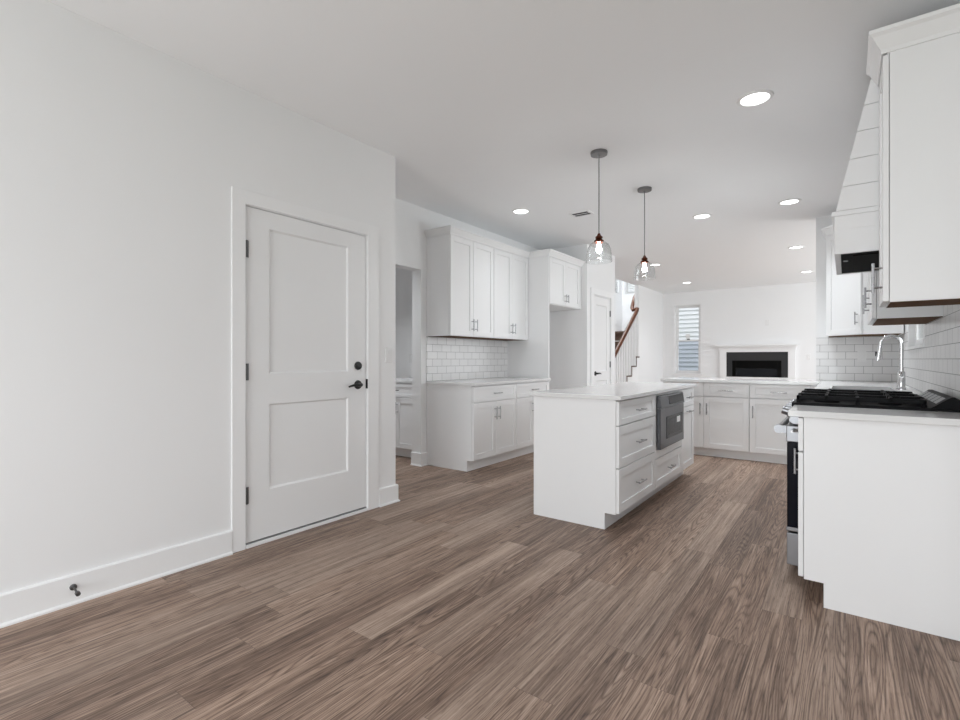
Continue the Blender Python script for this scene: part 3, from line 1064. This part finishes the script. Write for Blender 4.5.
# ------------------------------------------------------------------ gas range
rg = thing('range', 'stainless gas range with black cast iron grates between the cabinets', 'stove', (0, 3.028, 0))
RW = 0.757
obj('body', MB().box(-0.170, XR - 0.012, 0.001, RW - 0.001, 0.03, 0.872), simple('range_side_black', (0.012, 0.012, 0.014), 0.35), rg)
for px in (-0.13, 0.38):
    for py in (0.05, RW - 0.05):
        obj('foot', MB().cyl((px, py, 0), (px, py, 0.03), 0.018, 12), M_BLACK, rg)
dr = obj('oven_door', MB().box(-0.247, -0.190, 0.004, RW - 0.004, 0.245, 0.690), simple('oven_door_black', (0.006, 0.007, 0.012), 0.15, spec=0.12), rg, bevel=0.003)
obj('door_rail', MB().box(-0.250, -0.190, 0.003, RW - 0.003, 0.690, 0.775), M_STEEL, dr, bevel=0.004)
obj('door_rail', MB().box(-0.250, -0.190, 0.003, RW - 0.003, 0.225, 0.245), M_STEEL, dr, bevel=0.003)
obj('oven_window', MB().box(-0.2485, -0.246, 0.09, RW - 0.09, 0.33, 0.62), M_BLKGLASS, dr)
m = MB()
m.tube([(-0.235, 0.06, 0.745), (-0.268, 0.055, 0.752), (-0.285, 0.045, 0.752)], 0.011, 10)
m.tube([(-0.235, RW - 0.06, 0.745), (-0.268, RW - 0.055, 0.752), (-0.285, RW - 0.045, 0.752)], 0.011, 10)
m.cyl((-0.285, 0.045, 0.752), (-0.285, RW - 0.045, 0.752), 0.016, 16)
for yy in (0.020, RW - 0.050):
    m.cyl((-0.285, yy, 0.752), (-0.285, yy + 0.030, 0.752), 0.023, 20)
    m.hexa([(-0.285, yy + 0.004, 0.735), (-0.245, yy + 0.004, 0.728), (-0.245, yy + 0.026, 0.728), (-0.285, yy + 0.026, 0.735)], [(-0.285, yy + 0.004, 0.770), (-0.245, yy + 0.004, 0.770), (-0.245, yy + 0.026, 0.770), (-0.285, yy + 0.026, 0.770)])
obj('handle', m, M_STEEL, dr, smooth=True)
obj('storage_drawer', MB().box(-0.248, -0.195, 0.004, RW - 0.004, 0.048, 0.215), M_STEEL, rg, bevel=0.003)
m = MB().prism([(0.782, -0.172), (0.785, -0.222), (0.800, -0.240), (0.868, -0.222), (0.874, -0.172)], 'y', 0.002, RW - 0.002)
obj('control_panel', m, M_STEEL, rg, bevel=0.002)
kn = []
for k in range(5):
    yy = 0.085 + k * (RW - 0.17) / 4
    m = MB()
    ax = Vector((-0.960, 0, 0.28))
    p0 = Vector((-0.232, yy, 0.838))
    m.cyl(p0, p0 + ax * 0.012, 0.030, 20)
    m.cyl(p0 + ax * 0.012, p0 + ax * 0.044, 0.025, 20, 0.021)
    obj('knob', m, M_STEEL, rg, smooth=True)
obj('cooktop', MB().box(-0.226, XR - 0.012, 0.0, RW, 0.874, 0.898), M_IRON, rg, bevel=0.004)
# grates: three across, each a frame with fingers
gz0, gz1 = 0.914, 0.934
for g in range(3):
    a = 0.012 + g * 0.2445
    b = a + 0.2435
    m = MB()
    x0, x1 = -0.205, 0.300
    bw = 0.014
    m.box(x0, x1, a, a + bw, gz0, gz1)
    m.box(x0, x1, b - bw, b, gz0, gz1)
    m.box(x0, x0 + bw, a, b, gz0, gz1)
    m.box(x1 - bw, x1, a, b, gz0, gz1)
    xm = (x0 + x1) / 2
    m.box(xm - bw / 2, xm + bw / 2, a, b, gz0, gz1)
    cy = (a + b) / 2
    for cx in ((x0 + xm) / 2, (x1 + xm) / 2):
        for s in (-1, 1):
            m.box(cx - bw / 2, cx + bw / 2, cy + s * 0.035, cy + s * (b - a) / 2, gz0 + 0.002, gz1 + 0.006)
            m.box(cx + s * 0.04, cx + s * (xm - x0) / 2, cy - bw / 2, cy + bw / 2, gz0 + 0.002, gz1 + 0.006)
    for fx in (x0 + 0.008, xm, x1 - 0.008):
        for fy in (a + 0.008, b - 0.008):
            m.box(fx - 0.008, fx + 0.008, fy - 0.008, fy + 0.008, 0.897, gz0)
    obj('grate', m, M_IRON, rg, bevel=0.002, seg=1)
for cx, cy, rr in ((-0.08, 0.134, 0.045), (0.175, 0.134, 0.036), (0.05, RW / 2, 0.05), (-0.08, RW - 0.134, 0.040), (0.175, RW - 0.134, 0.045)):
    m = MB().lathe([(0, 0.897), (rr + 0.012, 0.897), (rr + 0.010, 0.906), (rr, 0.908), (rr, 0.914), (rr - 0.006, 0.917), (0, 0.918)], (cx, cy, 0), 24)
    obj('burner', m, M_IRON, rg, smooth=True)
m = MB().prism([(0.897, 0.312), (0.897, XR - 0.014), (0.925, XR - 0.014), (0.949, 0.395), (0.949, 0.380)][::1], 'y', 0.004, RW - 0.004)
rv = obj('rear_vent', m, M_IRON, rg, bevel=0.002, seg=1)
m = MB()
for k in range(6):
    y0 = 0.05 + k * 0.112
    m.box(0.334, 0.366, y0, y0 + 0.09, 0.9255, 0.9275)
m2 = MB()
for k in range(6):
    y0 = 0.04 + k * 0.115
    A, B = Vector((0.335, 0, 0.9165)), Vector((0.367, 0, 0.942))
    nrm = Vector((-0.607, 0, 0.795)) * 0.002
    m2.hexa([(A.x, y0, A.z), (B.x, y0, B.z), (B.x, y0 + 0.095, B.z), (A.x, y0 + 0.095, A.z)],
            [tuple(Vector((A.x, y0, A.z)) + nrm), tuple(Vector((B.x, y0, B.z)) + nrm), tuple(Vector((B.x, y0 + 0.095, B.z)) + nrm), tuple(Vector((A.x, y0 + 0.095, A.z)) + nrm)])
obj('vent_slots', m2, M_DKSTEEL, rv)

# ------------------------------------------------------------------ faucet
fc = thing('faucet', 'tall arched chrome kitchen faucet standing behind the sink', 'faucet', (0.350, 5.06, CT))
m = MB().lathe([(0, 0), (0.030, 0), (0.030, 0.008), (0.025, 0.014), (0.024, 0.135), (0.020, 0.142), (0, 0.143)], n=24)
obj('base', m, M_CHROME, fc, smooth=True)
R = 0.064
pts = [(0, 0, 0.14), (0, 0, 0.20), (0, 0, 0.27), (0, 0, 0.356)]
pts += [(-R + R * math.cos(a), 0, 0.356 + R * math.sin(a)) for a in [PI * k / 14 for k in range(1, 15)]]
pts += [(-2 * R, 0, 0.34), (-2 * R - 0.003, 0, 0.325)]
obj('spout', MB().tube(pts, 0.0125, 14), M_CHROME, fc, smooth=True)
m = MB().cyl((-2 * R - 0.002, 0, 0.325), (-2 * R - 0.014, 0, 0.232), 0.0165, 16, 0.019)
m.cyl((-2 * R - 0.014, 0, 0.232), (-2 * R - 0.015, 0, 0.226), 0.016, 16)
sh = obj('spray_head', m, M_CHROME, fc, smooth=True)
obj('spray_button', MB().box(-2 * R - 0.032, -2 * R - 0.018, -0.008, 0.008, 0.262, 0.298), M_BLACK, sh)
m = MB().cyl((0.0, -0.02, 0.10), (0.0, -0.05, 0.102), 0.011, 12)
m.tube([(0, -0.046, 0.102), (0.004, -0.056, 0.13), (0.008, -0.064, 0.175)], [0.007, 0.006, 0.005], 10)
obj('lever', m, M_CHROME, fc, smooth=True)

# ------------------------------------------------------------------ wall plates
def plate(name, label, cat, loc, rz, w=0.072, h=0.117, kind='switch'):
    r = thing(name, label, cat, loc, rz)
    obj('cover_plate', MB().box(-w / 2, w / 2, -0.006, 0, -h / 2, h / 2), M_PLASTIC, r, bevel=0.003)
    if kind == 'switch':
        obj('rocker', MB().prism([(-0.006, -0.033), (-0.010, 0.033), (-0.006, 0.033)], 'x', -0.017, 0.017), M_PLASTIC, r)
    else:
        for s in (-1, 1):
            obj('socket', MB().lathe([(0, -0.004), (0.017, -0.004), (0.016, -0.0085), (0, -0.0085)], (0, 0, s * 0.024), 20, 'y'), M_PLASTIC, r)
    return r


plate('light_switch', 'white light switch on the wall beside the entry door', 'light switch', (XL, 2.650, 1.154), PI / 2)
plate('electrical_outlet', 'white outlet on the tiled kitchen end wall left of the faucet', 'outlet', (0.140, YT - 0.008, 1.150), 0, kind='outlet')
plate('cable_outlet', 'white wall plate high on the far wall above the fireplace', 'outlet', (-1.37, YF, 1.92), 0, 0.08, 0.13, kind='outlet')
plate('electrical_outlet', 'white outlet on the far wall right of the fireplace', 'outlet', (-0.62, YF, 1.17), 0, kind='outlet')
plate('light_switch', 'white wall switch above the passage cabinet', 'light switch', (-4.53, 4.60, 1.14), 0)

# door stop on the skirting
ds = thing('door_stop', 'small pewter door stop screwed into the left baseboard', 'door stop', (XL + BT, 0.700, 0.080))
obj('base', MB().lathe([(0, 0), (0.014, 0), (0.0135, 0.006), (0.007, 0.010), (0, 0.010)], n=18, axis='x'), M_HINGE, ds, smooth=True)
obj('rod', MB().cyl((0.008, 0, 0), (0.060, 0, -0.010), 0.0042, 10), M_HINGE, ds, smooth=True)
obj('tip', MB().cyl((0.058, 0, -0.0096), (0.074, 0, -0.0125), 0.0095, 14), M_HINGE, ds, smooth=True)

# ------------------------------------------------------------------ passage cabinet
fr = two_door(0.81, 0.115, 0.682, 0.565) + [('drawer', 0.004, 0.806, 0.690, 0.846, (0.405, 0.768, 0.15, False))]
cabinet('base_cabinet', 'white base cabinet seen through the passage behind the entry wall', (-4.53, 3.965, 0), 0, 0.81, 0.60, 0.11, CB, fr, toe=0.11)
tag(obj('countertop', MB().box(-4.54, -3.715, 3.935, 4.598, CB, CT), M_QUARTZ, bevel=0.003), 'white countertop on the passage cabinet', 'countertop')

# ------------------------------------------------------------------ stairs
st = thing('staircase', 'oak staircase with white balusters rising beyond the pantry', 'stairs', (XK, 8.96, 0))
RI, RU, NS = 0.197, 0.28, 8
xa, xb = -1.018, -0.02
for i in range(NS):
    y0, z1 = i * RU, (i + 1) * RI
    xe = xb if i < 5 else -0.09          # the upper steps run behind the living room wall
    tm = MB().box(xa, 0.028 if i < 5 else xe, y0 - 0.028, y0 + RU, z1 - 0.028, z1)
    if i == 5:
        tm.box(xe, 0.028, y0 - 0.028, 1.578, z1 - 0.028, z1)
    obj('tread', tm, M_TREAD, st, bevel=0.006)
    obj('riser', MB().box(xa, xe, y0, y0 + 0.018, z1 - RI, z1 - 0.028), M_TREAD, st)
    obj('cove_trim', MB().box(xa, xe, y0 - 0.012, y0, z1 - 0.052, z1 - 0.028), M_TRIM, st)
m = MB()
# side stringer as stepped boxes so that each riser reads from the room
for i in range(NS):
    if i < 5:
        m.box(xb, 0.0, i * RU + 0.018, (i + 1) * RU + 0.018, 0, (i + 1) * RI - 0.028)
m.box(xb, 0.0, 5 * RU + 0.018, 10.539 - 8.96, 0, 6 * RI - 0.028)
obj('stringer', m, M_TRIM, st)
# dark return edge of each riser on the open side
for i in range(6):
    obj('riser_return', MB().box(0.0, 0.006, i * RU, i * RU + 0.060, i * RI, (i + 1) * RI - 0.028), M_TREAD, st)
obj('landing', MB().box(xa, -0.09, NS * RU - 0.028, YF - 8.96 - 0.001, NS * RI + RI - 0.04, NS * RI + RI), M_TREAD, st)
obj('landing_riser', MB().box(xa, -0.09, NS * RU, NS * RU + 0.018, NS * RI, NS * RI + RI - 0.04), M_TREAD, st)
slope = RI / RU
railz = lambda y: RI + y * slope * 1.07 + 0.845
for i in range(6):
    for f in (0.05, 0.145, 0.238):
        yb = i * RU + f
        if yb > 1.52:
            continue
        obj('baluster', MB().box(-0.017, 0.015, yb - 0.016, yb + 0.016, (i + 1) * RI, railz(yb) - 0.02), M_TRIM, st)
pts = [(0.0, -0.25, railz(-0.25)), (0.0, 0.3, railz(0.3)), (0.0, 0.9, railz(0.9)), (0.0, 1.40, railz(1.40)), (0.0, 1.49, railz(1.49)),
       (-0.012, 1.545, railz(1.53) + 0.01), (-0.05, 1.56, railz(1.54)), (-0.11, 1.55, railz(1.53) - 0.015), (-0.145, 1.60, railz(1.55) + 0.02), (-0.15, 1.66, railz(1.60) + 0.09), (-0.15, 1.78, railz(1.76) + 0.12), (-0.15, 2.2, railz(2.2) + 0.1)]
obj('handrail', MB().tube(pts, 0.033, 12, 1.2), M_RAIL, st, smooth=True)['label'] = 'red-brown stained handrail'
obj('newel', MB().box(-0.045, 0.045, -0.34, -0.25, 0, 1.12), M_TRIM, st, bevel=0.004)

# ------------------------------------------------------------------ fireplace
fp = thing('fireplace', 'black linear fireplace in a white mantel on the far wall', 'fireplace', (0, YF, 0))
m = MB()
m.box(-2.379 + 0.02, -0.796 - 0.02, -0.13, -0.001, 1.385, 1.412)
m.box(-2.379, -0.796, -0.155, -0.001, 1.412, 1.440)
obj('mantel_shelf', m, M_TRIM, fp, bevel=0.005)
m = MB()
for a, b in ((-2.300, -2.165), (-0.979, -0.845)):
    m.box(a, b, -0.06, -0.001, 0.0, 1.385)
    m.box(a - 0.012, b + 0.012, -0.072, -0.001, 0.0, 0.16)
    m.box(a - 0.012, b + 0.012, -0.072, -0.001, 1.33, 1.385)
m.box(-2.165, -0.979, -0.06, -0.001, 1.28, 1.385)
m.box(-2.165, -0.979, -0.075, -0.001, 0.66, 0.728)
m.box(-2.165, -0.979, -0.05, -0.001, 0.0, 0.66)
obj('surround', m, M_TRIM, fp, bevel=0.003)
m = MB()
m.box(-2.163, -1.98, -0.045, -0.001, 0.730, 1.278)
m.box(-1.165, -0.981, -0.045, -0.001, 0.730, 1.278)
m.box(-1.98, -1.165, -0.045, -0.001, 1.09, 1.278)
obj('slate_facing', m, M_SLATE, fp)
m = MB()
m.box(-2.045, -1.98, -0.058, -0.001, 0.730, 1.09)
m.box(-1.165, -1.10, -0.058, -0.001, 0.730, 1.09)
m.box(-1.98, -1.165, -0.058, -0.001, 0.92, 1.09)
m.box(-1.98, -1.165, -0.050, -0.001, 0.730, 0.745)
obj('firebox_frame', m, M_MATTE, fp, bevel=0.004)
obj('glass_front', MB().box(-1.98, -1.165, -0.03, -0.024, 0.745, 0.92), M_BLKGLASS, fp)
lg = MB()
for k in range(5):
    lg.cyl((-1.86 + k * 0.13, -0.018, 0.735), (-1.74 + k * 0.13, -0.010, 0.76), 0.008, 8)
obj('logs', lg, M_SLATE, fp)

# ------------------------------------------------------------------ ceiling fixtures
cans = [(-0.445, 3.419, 'large-looking round ceiling downlight nearest the range hood'),
        (-2.808, 4.524, 'round ceiling downlight in front of the left wall cabinets'),
        (-1.286, 5.884, 'round ceiling downlight between far pendant and peninsula'),
        (-0.456, 5.871, 'round ceiling downlight second in the row along the hood side'),
        (-0.567, 8.308, 'round ceiling downlight third in the row, just past the kitchen end wall'),
        (-0.572, 10.744, 'round ceiling downlight last in the row towards the fireplace'),
        (-2.652, 10.802, 'round ceiling downlight near the tall far window'),
        (-2.581, 8.427, 'round ceiling downlight half behind the far pendant shade'),
        (-1.75, -0.4, 'added unseen ceiling downlight over the dining floor, in the middle'),  # both dining downlights are out of view, added to lift the room light
        (-1.30, -1.9, 'added unseen ceiling downlight over the dining floor, by the patio door'),
        (-4.35, 3.35, 'added unseen ceiling downlight in the passage behind the entry wall'),  # unseen, added to brighten the passage
        (-4.15, 10.4, 'added unseen ceiling downlight high above the stairs')]  # unseen, added to light the stairwell from above
watts = [62, 15, 74, 66, 40, 40, 40, 46, 26, 26, 100, 620]
for (x, y, lab), wt in zip(cans, watts):
    c = thing('recessed_light', lab, 'ceiling light', (x, y, 5.2 if wt > 300 else H), 0, 'recessed ceiling lights')
    obj('trim_ring', MB().lathe([(0.076, -0.003), (0.080, -0.010), (0.096, -0.007), (0.101, 0.0), (0.076, 0.0)], n=40, closed=True), M_PLASTIC, c, smooth=True)
    obj('diffuser', MB().lathe([(0, -0.0045), (0.0765, -0.0045), (0.0765, -0.001), (0, -0.001)], n=40), M_LENS, c)
    d = bpy.data.lights.new('downlight', 'SPOT')
    d.energy = wt
    d.spot_size = math.radians(112)
    d.color = (0.93, 0.97, 1.0)
    d.spot_blend = 1.0
    d.shadow_soft_size = 0.07
    lo = bpy.data.objects.new('downlight', d)
    lo.location = (0, 0, -0.02)
    lo.parent = c
    COL.objects.link(lo)

vt = thing('air_vent', 'small slotted air register in the ceiling beside the near pendant', 'vent', (-2.325, 4.995, H))
obj('frame', MB().box(-0.115, 0.115, -0.078, -0.060, -0.008, 0).box(-0.115, 0.115, 0.060, 0.078, -0.008, 0).box(-0.115, -0.092, -0.06, 0.06, -0.008, 0).box(0.092, 0.115, -0.06, 0.06, -0.008, 0).box(-0.092, 0.092, -0.006, 0.006, -0.007, 0), M_PLASTIC, vt)
obj('backing', MB().box(-0.092, 0.092, -0.06, 0.06, -0.0025, 0), M_VENT, vt)
m = MB()
for k in range(6):
    y = -0.052 + k * 0.0205
    m.hexa([(-0.092, y, -0.006), (0.092, y, -0.006), (0.092, y + 0.003, -0.006), (-0.092, y + 0.003, -0.006)],
           [(-0.092, y - 0.004, -0.0026), (0.092, y - 0.004, -0.0026), (0.092, y - 0.001, -0.0026), (-0.092, y - 0.001, -0.0026)])
obj('louvers', m, M_VENT, vt)


def pendant(x, y, label):
    p = thing('pendant_light', label, 'pendant lamp', (x, y, H), 0, 'pendants over the island')
    obj('canopy', MB().lathe([(0, 0), (0.064, 0), (0.065, -0.004), (0.062, -0.024), (0.012, -0.027), (0.008, -0.036), (0, -0.036)], n=32), M_CANOPY, p, smooth=True)
    zc = -0.634
    obj('cord', MB().cyl((0, 0, -0.03), (0, 0, zc), 0.0042, 8), M_CORD, p, smooth=True)
    obj('socket_cap', MB().lathe([(0, zc + 0.008), (0.006, zc + 0.008), (0.012, zc), (0.014, zc - 0.008), (0.027, zc - 0.020), (0.028, zc - 0.030), (0.022, zc - 0.034), (0.024, zc - 0.040), (0.036, zc - 0.048), (0.038, zc - 0.062), (0.034, zc - 0.064), (0, zc - 0.064)], n=28), M_COPPER, p, smooth=True)
    zt = zc - 0.060
    prof = [(0.034, zt), (0.054, zt - 0.006), (0.072, zt - 0.020), (0.084, zt - 0.040), (0.091, zt - 0.066), (0.095, zt - 0.094), (0.0965, zt - 0.106), (0.0950, zt - 0.112), (0.0965, zt - 0.118), (0.0985, zt - 0.136), (0.0995, zt - 0.154)]
    inner = [(r - 0.0028, z) for r, z in reversed(prof)]
    obj('glass_shade', MB().lathe(prof + inner, n=40, closed=True), M_SHADE, p, smooth=True)
    zb = zt - 0.020
    obj('bulb', MB().lathe([(0, zb + 0.014), (0.011, zb + 0.012), (0.012, zb - 0.008), (0.019, zb - 0.026), (0.021, zb - 0.042), (0.018, zb - 0.056), (0.010, zb - 0.064), (0, zb - 0.066)], n=24), M_BULB, p, smooth=True)


pendant(-1.526, 3.594, 'copper-capped clear glass pendant over the near half of the island')
pendant(-1.510, 4.616, 'copper-capped clear glass pendant over the far half of the island')

# ------------------------------------------------------------------ outside
struct('ground', MB().box(-30, 30, -30, 45, -0.6, -0.5), M_GRASS)
m = MB()
z = -0.5
while z < 7.5:
    m.hexa([(-5.3, 17.0 - 0.045, z), (3.0, 17.0 - 0.045, z), (3.0, 17.2, z), (-5.3, 17.2, z)],
           [(-5.3, 17.0, z + 0.140), (3.0, 17.0, z + 0.140), (3.0, 17.2, z + 0.140), (-5.3, 17.2, z + 0.140)])
    z += 0.140
nh = thing('neighbor_house', 'neighboring house with pale lap siding seen through the far window', 'house', (0, 0, 0))
obj('siding', m, M_SIDING, nh)
m = MB()
z = -0.5
while z < 9.0:
    m.hexa([(-9.2, 8.0, z), (-9.0 + 0.045, 8.0, z), (-9.0 + 0.045, 26, z), (-9.2, 26, z)],
           [(-9.2, 8.0, z + 0.140), (-9.0, 8.0, z + 0.140), (-9.0, 26, z + 0.140), (-9.2, 26, z + 0.140)])
    z += 0.140
nh2 = thing('neighbor_house', 'neighboring house with pale lap siding seen through the high stair windows', 'house', (0, 0, 0))
obj('siding', m, M_SIDING, nh2)
